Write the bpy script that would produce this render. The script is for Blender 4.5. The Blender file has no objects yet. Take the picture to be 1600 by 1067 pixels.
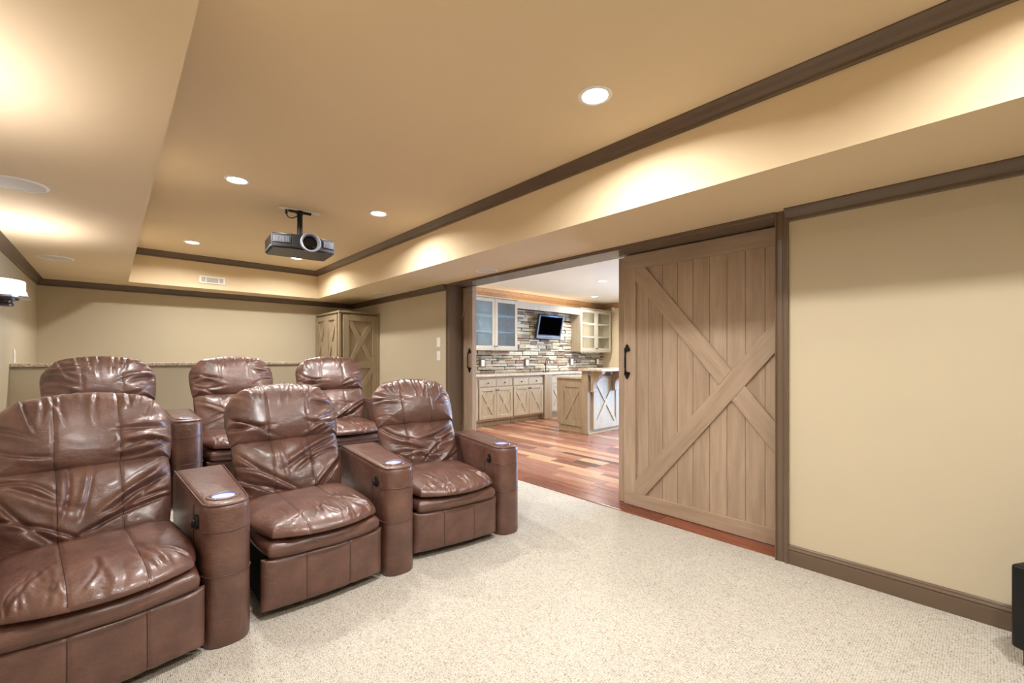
import bpy, bmesh, math, random
from mathutils import Vector, Matrix, noise
C = bpy.context.scene.collection
sc = bpy.context.scene
R = math.radians
# ------------------------------------------------------------------ camera, world, exposure
cam = bpy.data.cameras.new('camera'); co = bpy.data.objects.new('camera', cam); C.objects.link(co)
co.location = (0, 0, 1.22); co.rotation_euler = (R(90), 0, R(-42.5))
cam.sensor_width = 36; cam.lens = 36 * 680 / 1600; cam.shift_y = 24.5 / 1600; cam.clip_start = 0.02
sc.camera = co
w = bpy.data.worlds.new('world'); sc.world = w; w.use_nodes = True
w.node_tree.nodes['Background'].inputs[0].default_value = (0.6, 0.75, 1, 1)
w.node_tree.nodes['Background'].inputs[1].default_value = 0.6
vs = sc.view_settings
vs.view_transform = 'Standard'; vs.look = 'None'; vs.gamma = 1; vs.use_curve_mapping = False
vs.exposure = 0.2
CAN_W, CAN_COL = 22.0, (1.0, 0.98, 0.955)
KIT_W, KIT_COL = 30.0, (1.0, 0.97, 0.93)
SCONCE_W, SCONCE_COL = 5.5, (0.96, 0.94, 1.0)
ROPE_W = 5.0
WINDOW_E, WINDOW_COL = 22.0, (0.62, 0.80, 1.0)

def area_light(name, loc, direction, size, power, col, size_y=None, spread=180, shape='DISK'):
    l = bpy.data.lights.new(name, 'AREA'); l.shape = shape; l.size = size
    if size_y: l.size_y = size_y
    l.energy = power; l.color = col; l.spread = R(spread)
    o = bpy.data.objects.new(name, l); C.objects.link(o); o.location = loc
    o.rotation_euler = Vector(direction).to_track_quat('-Z', 'Y').to_euler()
    return o

# ------------------------------------------------------------------ materials
def lin(c):
    return tuple(((v / 255) / 12.92 if v / 255 <= 0.04045 else ((v / 255 + 0.055) / 1.055) ** 2.4) for v in c) + (1,)
class NT:
    def __init__(s, name):
        s.m = bpy.data.materials.new(name); s.m.use_nodes = True
        s.t = s.m.node_tree; s.n = s.t.nodes; s.b = s.n['Principled BSDF']; s.out = s.n['Material Output']
    def add(s, typ, **kw):
        n = s.n.new(typ)
        for k, v in kw.items():
            if k in n.inputs: n.inputs[k].default_value = v
            else: setattr(n, k, v)
        return n
    def link(s, a, b): s.t.links.new(a, b)
    def coord(s, scale=(1, 1, 1), kind='Object', rot=(0, 0, 0)):
        tc = s.n.new('ShaderNodeTexCoord'); mp = s.n.new('ShaderNodeMapping')
        mp.inputs['Scale'].default_value = scale; mp.inputs['Rotation'].default_value = rot
        s.link(tc.outputs[kind], mp.inputs[0]); return mp.outputs[0]
    def ramp(s, fac, stops):
        r = s.n.new('ShaderNodeValToRGB'); e = r.color_ramp.elements
        while len(e) < len(stops): e.new(0.5)
        for k, (p, c) in enumerate(stops): e[k].position = p; e[k].color = c if len(c) == 4 else tuple(c) + (1,)
        s.link(fac, r.inputs[0]); return r.outputs[0]
    def mix(s, a, b, fac, typ='MIX'):
        m = s.n.new('ShaderNodeMix'); m.data_type = 'RGBA'; m.blend_type = typ
        for v, i in ((fac, 0), (a, 6), (b, 7)):
            if hasattr(v, 'is_linked'): s.link(v, m.inputs[i])
            else: m.inputs[i].default_value = v
        return m.outputs[2]
    def bump(s, h, strength, dist=0.01, normal=None):
        b = s.n.new('ShaderNodeBump'); b.inputs['Strength'].default_value = strength; b.inputs['Distance'].default_value = dist
        s.link(h, b.inputs['Height'])
        if normal is not None: s.link(normal, b.inputs['Normal'])
        return b.outputs[0]
    def fin(s, col=None, rough=0.5, metal=0.0, normal=None, spec=0.5):
        if col is not None:
            if hasattr(col, 'is_linked'): s.link(col, s.b.inputs['Base Color'])
            else: s.b.inputs['Base Color'].default_value = col
        if hasattr(rough, 'is_linked'): s.link(rough, s.b.inputs['Roughness'])
        else: s.b.inputs['Roughness'].default_value = rough
        s.b.inputs['Metallic'].default_value = metal
        s.b.inputs['Specular IOR Level'].default_value = spec
        if normal is not None: s.link(normal, s.b.inputs['Normal'])
        return s.m
def noise_fac(t, vec, scale, detail=4, rough=0.5):
    n = t.add('ShaderNodeTexNoise', Scale=scale, Detail=detail, Roughness=rough); t.link(vec, n.inputs['Vector']); return n.outputs['Fac']

def m_plain(name, rgb, rough=0.5, metal=0.0, var=0.06, scale=8, bump=0.0, bscale=200, spec=0.5):
    t = NT(name); v = t.coord(kind='Object'); c = lin(rgb)
    f = noise_fac(t, v, scale)
    d = tuple(x * (1 - var) for x in c[:3]) + (1,); l = tuple(min(1, x * (1 + var)) for x in c[:3]) + (1,)
    col = t.ramp(f, [(0.3, d), (0.7, l)])
    nm = t.bump(noise_fac(t, v, bscale, 2), bump, 0.002) if bump else None
    return t.fin(col, rough, metal, nm, spec)
def m_emit(name, rgb, strength):
    t = NT(name); v = t.coord(); f = noise_fac(t, v, 6)
    c = lin(rgb); col = t.ramp(f, [(0.0, tuple(x * .96 for x in c[:3])), (1.0, c)])
    t.fin(c, 0.4); t.link(col, t.b.inputs['Emission Color']); t.b.inputs['Emission Strength'].default_value = strength
    return t.m
def m_leather(name):
    t = NT(name); v = t.coord(kind='Object')
    big = noise_fac(t, v, 7, 5, 0.6)
    col = t.ramp(big, [(0.25, lin((76, 50, 42))), (0.5, lin((98, 66, 55))), (0.8, lin((122, 86, 73)))])
    vor = t.add('ShaderNodeTexVoronoi', Scale=420, feature='DISTANCE_TO_EDGE'); t.link(v, vor.inputs['Vector'])
    cre = noise_fac(t, t.coord((1, 1, 2.2)), 34, 6, 0.65)
    n1 = t.bump(vor.outputs['Distance'], 0.12, 0.001)
    n2 = t.bump(cre, 0.5, 0.006, n1)
    n3 = t.bump(big, 0.35, 0.02, n2)
    ro = t.ramp(cre, [(0.3, (0.30,) * 3), (0.75, (0.46,) * 3)])
    t.b.inputs['Coat Weight'].default_value = 0.4; t.b.inputs['Coat Roughness'].default_value = 0.22
    return t.fin(col, ro, 0, n3, 0.6)
def m_wood(name, dark, mid, light, rough=0.5, scale=1.0, vari=0.5, spec=0.4, grain=0.6):
    t = NT(name); v = t.coord((9 * scale, 9 * scale, 0.9 * scale))
    oi = t.add('ShaderNodeObjectInfo')
    va = t.add('ShaderNodeVectorMath', operation='ADD'); t.link(v, va.inputs[0])
    cb = t.add('ShaderNodeCombineXYZ'); mu = t.add('ShaderNodeMath', operation='MULTIPLY'); mu.inputs[1].default_value = 37
    t.link(oi.outputs['Random'], mu.inputs[0])
    for k in range(3): t.link(mu.outputs[0], cb.inputs[k])
    t.link(cb.outputs[0], va.inputs[1])
    f = noise_fac(t, va.outputs[0], 2.2, 6, 0.6)
    fine = t.add('ShaderNodeTexNoise', Scale=9, Detail=6, Roughness=0.7)
    mp = t.add('ShaderNodeVectorMath', operation='MULTIPLY'); mp.inputs[1].default_value = (2.5, 2.5, 0.4)
    t.link(va.outputs[0], mp.inputs[0]); t.link(mp.outputs[0], fine.inputs['Vector'])
    col = t.ramp(f, [(0.25, lin(dark)), (0.5, lin(mid)), (0.75, lin(light))])
    g = t.ramp(fine.outputs['Fac'], [(0.3, (0.72,) * 3), (0.6, (1.0,) * 3)])
    col = t.mix(col, g, grain, 'MULTIPLY')
    rv = t.ramp(oi.outputs['Random'], [(0, (1 - vari * .35, 1 - vari * .38, 1 - vari * .4)), (1, (1.0, 1.0, 1.0))])
    col = t.mix(col, rv, 1.0, 'MULTIPLY')
    nm = t.bump(fine.outputs['Fac'], 0.25, 0.002)
    return t.fin(col, rough, 0, nm, spec)
def m_random(name, cols, rough, nscale, bump=0.4, mott=0.5, stretch=(1, 1, 1), spec=0.4):
    t = NT(name); oi = t.add('ShaderNodeObjectInfo')
    r = t.add('ShaderNodeValToRGB'); r.color_ramp.interpolation = 'CONSTANT'; e = r.color_ramp.elements
    while len(e) < len(cols): e.new(0.5)
    for k, c in enumerate(cols): e[k].position = k / len(cols); e[k].color = lin(c)
    t.link(oi.outputs['Random'], r.inputs[0])
    v = t.coord(stretch, kind='Object')
    f = noise_fac(t, v, nscale, 6, 0.65)
    g = t.ramp(f, [(0.3, (1 - mott,) * 3), (0.65, (1.08,) * 3)])
    col = t.mix(r.outputs[0], g, 1.0, 'MULTIPLY')
    return t.fin(col, rough, 0, t.bump(f, bump, 0.006), spec)
def m_carpet(name):
    t = NT(name); v = t.coord(kind='Object')
    v2 = t.coord((1.0, 0.62, 1), kind='Object')
    vo = t.add('ShaderNodeTexVoronoi', Scale=190, Randomness=0.5); t.link(v2, vo.inputs['Vector'])
    rnd = t.add('ShaderNodeTexVoronoi', Scale=85, Randomness=1.0); t.link(v2, rnd.inputs['Vector'])
    fine = noise_fac(t, v, 260, 3, 0.7); big = noise_fac(t, v, 1.3, 4, 0.6)
    col = t.ramp(vo.outputs['Distance'], [(0.25, lin((212, 207, 197))), (0.62, lin((188, 180, 166))), (0.84, lin((98, 86, 71)))])
    c2 = t.ramp(rnd.outputs['Color'], [(0.1, (0.84, 0.82, 0.79)), (0.55, (1, 1, 1))])
    col = t.mix(col, c2, 0.75, 'MULTIPLY')
    col = t.mix(col, t.ramp(big, [(0.3, (0.93,) * 3), (0.7, (1.05,) * 3)]), 1.0, 'MULTIPLY')
    col = t.mix(col, t.ramp(fine, [(0.3, (0.8,) * 3), (0.7, (1.1,) * 3)]), 0.7, 'MULTIPLY')
    inv = t.add('ShaderNodeMath', operation='SUBTRACT'); inv.inputs[0].default_value = 1; t.link(vo.outputs['Distance'], inv.inputs[1])
    return t.fin(col, 0.95, 0, t.bump(inv.outputs[0], 0.7, 0.006, t.bump(fine, 0.4, 0.002)), 0.1)
def m_granite(name):
    t = NT(name); v = t.coord(kind='Object')
    a = noise_fac(t, v, 60, 5, 0.7); b = noise_fac(t, v, 11, 4, 0.6)
    c1 = t.ramp(a, [(0.34, lin((120, 104, 90))), (0.44, lin((190, 174, 152))), (0.56, lin((226, 216, 198))), (0.7, lin((240, 234, 222)))])
    c2 = t.ramp(b, [(0.4, (0.78, 0.72, 0.66)), (0.6, (1, 1, 1))])
    return t.fin(t.mix(c1, c2, 0.7, 'MULTIPLY'), 0.15, 0, None, 0.5)
def m_glass(name, tint, bump=0.0, gloss=0.18, rough=0.03):
    t = NT(name); t.n.remove(t.b)
    tr = t.add('ShaderNodeBsdfTransparent'); tr.inputs[0].default_value = tint + (1,)
    gl = t.add('ShaderNodeBsdfGlossy'); gl.inputs['Roughness'].default_value = rough
    fr = t.add('ShaderNodeLayerWeight', Blend=0.5)
    pw = t.add('ShaderNodeMath', operation='POWER'); pw.inputs[1].default_value = 4.0; t.link(fr.outputs['Facing'], pw.inputs[0])
    ad = t.add('ShaderNodeMath', operation='ADD'); ad.inputs[1].default_value = gloss; ad.use_clamp = True
    t.link(pw.outputs[0], ad.inputs[0])
    if bump:
        v = t.coord(kind='Object'); vo = t.add('ShaderNodeTexVoronoi', Scale=85, feature='SMOOTH_F1'); t.link(v, vo.inputs['Vector'])
        nb = t.bump(vo.outputs['Distance'], bump, 0.02); t.link(nb, gl.inputs['Normal'])
    mx = t.add('ShaderNodeMixShader'); t.link(ad.outputs[0], mx.inputs[0]); t.link(tr.outputs[0], mx.inputs[1]); t.link(gl.outputs[0], mx.inputs[2])
    t.link(mx.outputs[0], t.out.inputs['Surface']); return t.m

M = dict(
    wall=m_plain('wall_paint', (194, 181, 155), 0.75, 0, 0.02, 1.2, 0.06, 240, 0.25),
    ceil=m_plain('ceiling_paint', (224, 203, 168), 0.8, 0, 0.02, 1.2, 0.05, 240, 0.2),
    kwall=m_plain('kitchen_paint', (214, 198, 164), 0.75, 0, 0.02, 1.2, 0.05, 240, 0.25),
    kceil=m_plain('kitchen_ceiling_paint', (232, 224, 206), 0.8, 0, 0.02, 1.2, 0.05, 240, 0.2),
    trim=m_plain('brown_trim_paint', (102, 84, 68), 0.27, 0, 0.06, 5, 0.04, 150, 0.45),
    carpet=m_carpet('looped_carpet'),
    leather=m_leather('brown_leather'),
    seamline=m_plain('seam_thread', (52, 32, 26), 0.6, 0, 0.1, 30),
    seam=m_plain('leather_piping', (92, 58, 46), 0.4, 0, 0.1, 30),
    black=m_plain('black_metal', (14, 13, 13), 0.42, 0.3, 0.1, 20),
    blackm=m_plain('matte_black', (16, 15, 15), 0.6, 0, 0.1, 20),
    darkbase=m_plain('dark_base_cloth', (20, 15, 13), 0.8, 0, 0.2, 30),
    barn=m_wood('barn_wood', (160, 137, 115), (177, 153, 129), (190, 167, 144), 0.55, 1.0, 0.4),
    cab=m_wood('cabinet_wood', (180, 166, 143), (194, 180, 157), (206, 192, 169), 0.5, 1.2, 0.15, grain=0.35),
    isl=m_wood('island_wood', (158, 140, 115), (170, 152, 127), (184, 166, 140), 0.5, 1.2, 0.15, grain=0.4),
    tall=m_wood('tall_cabinet_paint', (150, 131, 104), (158, 139, 111), (165, 146, 118), 0.5, 1.2, 0.1, grain=0.15),
    cabtop=m_wood('crown_wood', (164, 128, 92), (180, 146, 108), (196, 164, 126), 0.5, 1.2, 0.15),
    floor=m_random('cherry_planks', [(150, 98, 78), (165, 112, 90), (172, 126, 104), (140, 92, 76), (190, 148, 118), (156, 110, 92), (128, 84, 70), (178, 130, 108), (202, 162, 126), (96, 72, 62)], 0.24, 3.0, 0.06, 0.4, (14, 1.2, 14), 0.5),
    floorshade=m_random('shaded_cherry_planks', [(122, 66, 44), (132, 72, 48), (116, 62, 44), (138, 78, 54)], 0.24, 3.0, 0.06, 0.4, (14, 1.2, 14), 0.5),  # same cherry floor, shade beside the door put into the colour
    subfloor=m_plain('subfloor', (70, 38, 26), 0.4),
    stone=m_random('ledge_stone', [(206, 194, 170), (192, 178, 152), (164, 130, 116), (182, 172, 154), (214, 206, 186), (160, 148, 128), (198, 186, 160), (182, 158, 134), (202, 194, 176), (150, 134, 118)], 0.85, 5.0, 0.8, 0.35, (1, 1, 1), 0.2),
    mortar=m_plain('stone_backing', (52, 44, 36), 0.95, 0, 0.2, 20),
    granite=m_granite('granite'),
    white=m_plain('white_plastic', (238, 234, 226), 0.45, 0, 0.02),
    grey=m_plain('grey_grille', (206, 200, 190), 0.6, 0, 0.05, 300, 0.2, 600),
    taupe=m_plain('vent_dark', (120, 108, 92), 0.7),  # grey-brown of the vent backing and outlet frames
    steel=m_plain('brushed_steel', (170, 170, 175), 0.3, 1.0, 0.05),
    bronze=m_plain('dark_bronze', (84, 76, 74), 0.35, 0.7, 0.1),
    silver=m_plain('silver_plastic', (118, 120, 128), 0.42, 0.1, 0.04),
    charcoal=m_plain('charcoal_plastic', (52, 52, 58), 0.35, 0.1, 0.08),
    proj=m_plain('projector_case', (30, 29, 31), 0.4, 0.0, 0.06),
    lens=m_plain('lens_glass', (10, 10, 12), 0.08, 0.0, 0.05),
    screen=m_plain('black_screen', (2, 2, 2), 0.5, 0, 0.05, spec=0.0),
    tvblue=m_plain('tv_bezel', (70, 82, 108), 0.25, 0.6, 0.06),
    cup=m_emit('cup_light', (146, 152, 236), 0.85),
    lamp=m_emit('lamp_lens', (255, 250, 240), 9.0),
    shade=m_emit('frosted_shade', (255, 248, 244), 4.5),
    day=m_emit('daylight_pane', (180, 212, 255), WINDOW_E),
    glass=m_glass('clear_glass', (0.93, 0.95, 0.94), 0, 0.02),
    rain=m_glass('textured_glass', (0.62, 0.76, 0.86), 0.9, 0.15, 0.08),  # blue reflection of the window put into the pane tint
)
# ------------------------------------------------------------------ mesh helpers
OFF = {}
class MB:
    def __init__(s, T=None): s.bm = bmesh.new(); s.T = T
    def _tf(s, vs):
        if s.T is not None:
            for v in vs: v.co = s.T @ v.co
    def add(s, vs, fs):
        bv = [s.bm.verts.new(v) for v in vs]; s._tf(bv)
        for f in fs:
            try: s.bm.faces.new([bv[i] for i in f])
            except ValueError: pass
        return bv
    def box(s, x0, x1, y0, y1, z0, z1, bev=0.0, seg=1):
        r = bmesh.ops.create_cube(s.bm, size=1.0); v = r['verts']
        for q in v: q.co = Vector(((x0 + x1) / 2 + q.co.x * (x1 - x0), (y0 + y1) / 2 + q.co.y * (y1 - y0), (z0 + z1) / 2 + q.co.z * (z1 - z0)))
        s._tf(v)
        if bev > 0:
            es = list({e for q in v for e in q.link_edges})
            bmesh.ops.bevel(s.bm, geom=es, offset=bev, segments=seg, affect='EDGES', profile=0.5)
        return s
    def prism(s, poly, a0, a1, axis='z', bev=0):
        n = len(poly)
        def p(u, v, a): return {'z': (u, v, a), 'y': (u, a, v), 'x': (a, u, v)}[axis]
        vs = [p(u, v, a0) for u, v in poly] + [p(u, v, a1) for u, v in poly]
        fs = [tuple(range(n))[::-1], tuple(range(n, 2 * n))] + [(i, (i + 1) % n, n + (i + 1) % n, n + i) for i in range(n)]
        s.add(vs, fs); return s
    def lathe(s, prof, c=(0, 0, 0), n=24, axis='z', caps=True):
        vs = []; fs = []
        for r, h in prof:
            for k in range(n):
                a = 2 * math.pi * k / n; x, y = r * math.cos(a), r * math.sin(a)
                q = {'z': (x, y, h), 'y': (x, h, y), 'x': (h, x, y)}[axis]
                vs.append((c[0] + q[0], c[1] + q[1], c[2] + q[2]))
        m = len(prof)
        for j in range(m - 1):
            for k in range(n): fs.append((j * n + k, j * n + (k + 1) % n, (j + 1) * n + (k + 1) % n, (j + 1) * n + k))
        if caps: fs += [tuple(range(n))[::-1], tuple(range((m - 1) * n, m * n))]
        s.add(vs, fs); return s
    def tube(s, pts, r, n=8, closed=False):
        pts = [Vector(p) for p in pts]; m = len(pts); vs = []; fs = []
        ref = Vector((0, 0, 1))
        for i, p in enumerate(pts):
            if closed: d = pts[(i + 1) % m] - pts[i - 1]
            else: d = pts[min(i + 1, m - 1)] - pts[max(i - 1, 0)]
            d.normalize()
            a = d.cross(ref)
            if a.length < 0.05: a = d.cross(Vector((1, 0, 0)))
            a.normalize(); b = d.cross(a)
            rr = r[i] if isinstance(r, (list, tuple)) else r
            for k in range(n):
                t = 2 * math.pi * k / n; vs.append(p + a * rr * math.cos(t) + b * rr * math.sin(t))
        rng = m if closed else m - 1
        for i in range(rng):
            j = (i + 1) % m
            for k in range(n): fs.append((i * n + k, i * n + (k + 1) % n, j * n + (k + 1) % n, j * n + k))
        if not closed: fs += [tuple(range(n))[::-1], tuple(range((m - 1) * n, m * n))]
        s.add(vs, fs); return s
    def build(s, name, mat, parent=None, smooth=False, angle=40):
        bmesh.ops.recalc_face_normals(s.bm, faces=s.bm.faces)
        me = bpy.data.meshes.new(name); s.bm.to_mesh(me); s.bm.free()
        return mk(name, me, mat, parent, smooth, angle)
def mk(name, me, mat, parent=None, smooth=False, angle=40):
    o = bpy.data.objects.new(name, me); C.objects.link(o)
    me.materials.append(M[mat] if isinstance(mat, str) else mat)
    if parent is not None:
        o.parent = parent; off = OFF.get(parent.name, Vector((0, 0, 0))); OFF[o.name] = off
        if off.length: me.transform(Matrix.Translation(-off))
    if smooth:
        me.polygons.foreach_set('use_smooth', [True] * len(me.polygons))
        try: me.set_sharp_from_angle(angle=R(angle))
        except Exception: pass
    return o
def thing(name, label, cat, loc=(0, 0, 0), rz=0, group=None, local=False, kind=None):
    o = bpy.data.objects.new(name, None); C.objects.link(o); o.location = loc; o.rotation_euler = (0, 0, rz)
    o.empty_display_size = 0.1; o['label'] = label; o['category'] = cat
    if group: o['group'] = group
    if kind: o['kind'] = kind
    OFF[o.name] = Vector((0, 0, 0)) if local else Vector(loc)
    return o
def tag(o, label, cat, group=None, kind=None):
    o['label'] = label; o['category'] = cat
    if group: o['group'] = group
    if kind: o['kind'] = kind
    return o
def struct(o, label, cat): return tag(o, label, cat, None, 'structure')
def frame(o, ux, n):
    """matrix: local x along ux, local y along -n (into the face), local z up"""
    ux = Vector(ux); n = Vector(n)
    m = Matrix.Identity(4)
    for i in range(3): m[i][0] = ux[i]; m[i][1] = -n[i]; m[i][2] = (0, 0, 1)[i]; m[i][3] = o[i]
    return m
def board(name, mat, parent, p0, p1, wid, thick, nrm, bev=0.003):
    """a board with its grain along local z, from p0 to p1"""
    p0 = Vector(p0); p1 = Vector(p1); d = p1 - p0; L = d.length; z = d.normalized(); y = Vector(nrm).normalized(); x = y.cross(z)
    b = MB(); b.box(-wid / 2, wid / 2, -thick / 2, thick / 2, -L / 2, L / 2, bev)
    bmesh.ops.recalc_face_normals(b.bm, faces=b.bm.faces)
    me = bpy.data.meshes.new(name); b.bm.to_mesh(me); b.bm.free()
    o = bpy.data.objects.new(name, me); C.objects.link(o); me.materials.append(M[mat])
    mt = Matrix.Identity(4); c = (p0 + p1) / 2
    off = OFF.get(parent.name, Vector((0, 0, 0))) if parent else Vector((0, 0, 0))
    c = c - off
    for i in range(3): mt[i][0] = x[i]; mt[i][1] = y[i]; mt[i][2] = z[i]; mt[i][3] = c[i]
    if parent: o.parent = parent
    o.matrix_local = mt
    return o
def sweep(path, prof, z, side=1):
    """moulding: profile (d from wall, drop below z) along an axis-aligned 2D path; side picks which way d points"""
    b = MB(); n = len(path); P = [Vector(p) for p in path]; rings = []
    for i in range(n):
        ns = []
        if i > 0: d = (P[i] - P[i - 1]).normalized(); ns.append(Vector((-d.y, d.x)) * side)
        if i < n - 1: d = (P[i + 1] - P[i]).normalized(); ns.append(Vector((-d.y, d.x)) * side)
        m = ns[0] if len(ns) == 1 else (ns[0] + ns[1]) / (1 + ns[0].dot(ns[1]))
        rings.append([(P[i].x + m.x * d_, P[i].y + m.y * d_, z - h) for d_, h in prof])
    vs = [v for r in rings for v in r]; k = len(prof); fs = []
    for i in range(n - 1):
        for j in range(k): fs.append((i * k + j, i * k + (j + 1) % k, (i + 1) * k + (j + 1) % k, (i + 1) * k + j))
    fs += [tuple(range(k))[::-1], tuple(range((n - 1) * k, n * k))]
    b.add(vs, fs); return b
CROWN = [(0, 0), (.056, 0), (.056, .007), (.050, .012), (.041, .022), (.030, .037), (.019, .049), (.014, .052), (.014, .066), (.010, .071), (0, .071)]
# ------------------------------------------------------------------ shell: theatre room
XL, XW, YB, YF = -.628, 2.954, 7.134, -3.2
ZS, ZT, ZK = 2.092, 2.491, 2.53
XT0, XT1, YT0, YT1 = 0.155, 2.246, -1.7, 6.73
OY0, OY1 = 0.863, 4.293          # opening in the right wall
b = MB(); b.box(XL - .1, 2.978, YF - .1, YB + .1, -.1, 0)
floor = struct(b.build('floor', 'carpet'), 'cream looped carpet covering the lower floor of the theatre room', 'floor')
b = MB(); b.box(XL, 2.30, 3.42, 5.43, 0.0005, .18, .012, 2); b.box(XL, XW, 5.43, YB, 0.0005, .18)
struct(b.build('floor_riser', 'carpet'), 'raised carpeted platform carrying the rear recliners', 'floor')
b = MB(); b.box(XL - .15, XL, YF - .1, YB + .1, -.1, 2.7)
struct(b.build('wall_left', 'wall'), 'tan painted wall on which the lit sconces hang', 'wall')
b = MB(); b.box(XL, XW + .1, YB, YB + .15, 0, 2.7)
struct(b.build('wall_back', 'wall'), 'tan painted wall beyond the granite topped half wall', 'wall')
b = MB(); b.box(XL, XW + .3, YF - .15, YF, 0, 2.7)
struct(b.build('wall_front', 'wall'), 'plain tan wall at the screen end of the room', 'wall')
b = MB()
b.box(XW, 3.10, YF, OY0 - .012, -.05, 2.6); b.box(XW, 3.10, OY1 + .012, YB, -.05, 2.6); b.box(XW, 3.195, OY0 - .012, OY1 + .012, 2.093, 2.6)
b.box(3.10, 3.215, YF, OY0 - .75, -.05, 2.6)
struct(b.build('wall_right', 'wall'), 'tan painted wall that holds the wide barn door opening', 'wall')
b = MB()                                                           # one plaster ceiling: soffits round a raised tray
def quadbox(p, z0, z1):
    vs = [(x, y, z0) for x, y in p] + [(x, y, z1) for x, y in p]
    b.add(vs, [(3, 2, 1, 0), (4, 5, 6, 7)] + [(i, (i + 1) % 4, 4 + (i + 1) % 4, 4 + i) for i in range(4)])
quadbox([(XL, YF), (.178, YF), (.129, 6.69), (XL, 6.69)], ZS, 2.6)
quadbox([(XT1, YF), (XW + .05, YF), (XW + .05, YT1), (XT1, YT1)], ZS, 2.6)
quadbox([(XL, 6.69), (XT1, YT1), (XT1, YB + .01), (XL, YB + .01)], ZS, 2.6)
quadbox([(XT1, YT1), (XW + .05, YT1), (XW + .05, YB + .01), (XT1, YB + .01)], ZS, 2.6)
quadbox([(.17, YF), (XT1, YF), (XT1, YT0), (.17, YT0)], ZS, 2.6)
b.box(.1, XT1 + .05, YT0 - .05, YT1 + .1, ZT, 2.66)
struct(b.build('ceiling', 'ceil'), 'tan plaster ceiling with a raised tray between low soffits', 'ceiling')
# mouldings
struct(sweep([(XW, YF), (XW, .806)], CROWN, ZS, 1).build('trim_1', 'trim'), 'brown crown moulding above the plain wall beside the barn door', 'moulding')
struct(sweep([(XW, 4.39), (XW, YB), (XL, YB), (XL, YF)], CROWN, ZS, 1).build('trim_2', 'trim'), 'brown crown moulding round the rear corner walls and sconce wall', 'moulding')
struct(sweep([(XT1, YT0), (XT1, YT1), (.129, 6.69), (.17, YT0)], CROWN, ZT, 1).build('trim_3', 'trim'), 'brown crown moulding around the raised ceiling tray', 'moulding')
BASE = [(0, .113), (.006, .113), (.010, .106), (.010, .100), (.015, .096), (.018, .090), (.015, .084), (.012, .082), (.014, .078), (.014, 0), (0, 0)]
struct(sweep([(XW, YF), (XW, .793)], [(d, -h) for d, h in BASE], 0, 1).build('baseboard_right', 'trim'), 'tall brown baseboard below the plain wall beside the barn door', 'baseboard')
struct(sweep([(XL, YF), (XL, 3.40)], [(d, -h) for d, h in BASE], 0, -1).build('baseboard_left', 'trim'), 'brown baseboard below the sconce wall', 'baseboard')
def casing(y0, y1, name, label, inner):
    t = thing(name, label, 'door casing', (XW, (y0 + y1) / 2, 0), kind='structure')
    w_ = y1 - y0
    if inner > 0: prof = lambda u: y1 - u * w_
    else: prof = lambda u: y0 + u * w_
    P = [(0, .010), (.0, .014), (.10, .016), (.14, .010), (.18, .010), (.22, .013), (.55, .013), (.60, .010), (.66, .010), (.70, .016), (.92, .020), (1, .018)]
    poly = [(XW - d, prof(u)) for u, d in P] + [(XW, prof(1)), (XW, prof(0))]
    m = MB(); m.prism(poly, 0.0, ZS - .001, 'z'); m.build('face_board', 'trim', t)
    return t
t = casing(.793, OY0, 'trim_4', 'fluted brown casing between barn door and plain wall', 1)
m = MB(); m.box(XW, 3.10, OY0 - .012, OY0, 0, 2.066); m.build('jamb_board', 'trim', t)
t = casing(OY1, 4.377, 'trim_5', 'brown casing and jamb beside the two white switches', -1)
m = MB(); m.box(XW, 3.10, OY1, OY1 + .012, 0, 2.066); m.build('jamb_board', 'trim', t)
t = thing('trim_6', 'brown header board across the top of the wide opening', 'door header', (XW, 2.6, 2.066), kind='structure')
m = MB(); m.box(2.945, 3.195, OY0 - .012, OY1 + .012, 2.066, 2.092); m.build('head_jamb', 'trim', t)
m = MB(); m.prism([(2.945, 2.066), (2.938, 2.066), (2.934, 2.07), (2.934, 2.078), (2.928, 2.082), (2.928, 2.0915), (2.945, 2.0915)], OY0, OY1, 'y'); m.build('edge_moulding', 'trim', t)
# knee wall with granite ledge
t = thing('wall_half', 'low tan half wall behind the rear recliners', 'half wall', (.55, 5.5, .18), kind='structure')
m = MB(); m.box(XL, 1.76, 5.45, 5.58, .18, 1.137); m.build('wall_body', 'wall', t)
tag(MB().box(XL + .002, 1.79, 5.413, 5.80, 1.138, 1.166, .004, 2).build('granite_ledge', 'granite'), 'speckled granite ledge on top of the half wall behind the rear recliners', 'countertop')
# ------------------------------------------------------------------ kitchen shell
KX, KY0, KY1 = 9.0, -.8, 6.5
kf = struct(MB().box(2.9785, KX + .1, KY0 - .1, KY1 + .1, -.1, -.012).build('floor_kitchen', 'subfloor'), 'reddish wood plank floor of the kitchen', 'floor')
MBc = MB(); MBc.box(3.0, KX + .15, KY0 - .1, KY1 + .15, ZK, 2.68)
struct(MBc.build('ceiling_kitchen', 'kceil'), 'pale smooth kitchen ceiling beyond the opening', 'ceiling')
wk = struct(MB().box(3.24, KX + .15, KY1, KY1 + .15, -.1, 2.6).build('wall_kitchen_back', 'kwall'), 'beige kitchen wall behind the glass fronted cabinets', 'wall')
m = MB(); m.box(KX, KX + .15, 3.6, KY1, -.1, 2.6); m.box(KX, KX + .15, KY0, .6, -.1, 2.6); m.box(KX, KX + .15, .6, 3.6, -.1, .2); m.box(KX, KX + .15, .6, 3.6, 2.3, 2.6)
struct(m.build('wall_kitchen_right', 'kwall'), 'beige kitchen end wall with a diagonal edge of light', 'wall')
struct(MB().box(3.24, KX + .1, KY0 - .15, KY0, -.1, 2.6).build('wall_kitchen_front', 'kwall'), 'beige kitchen wall out of view', 'wall')
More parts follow.
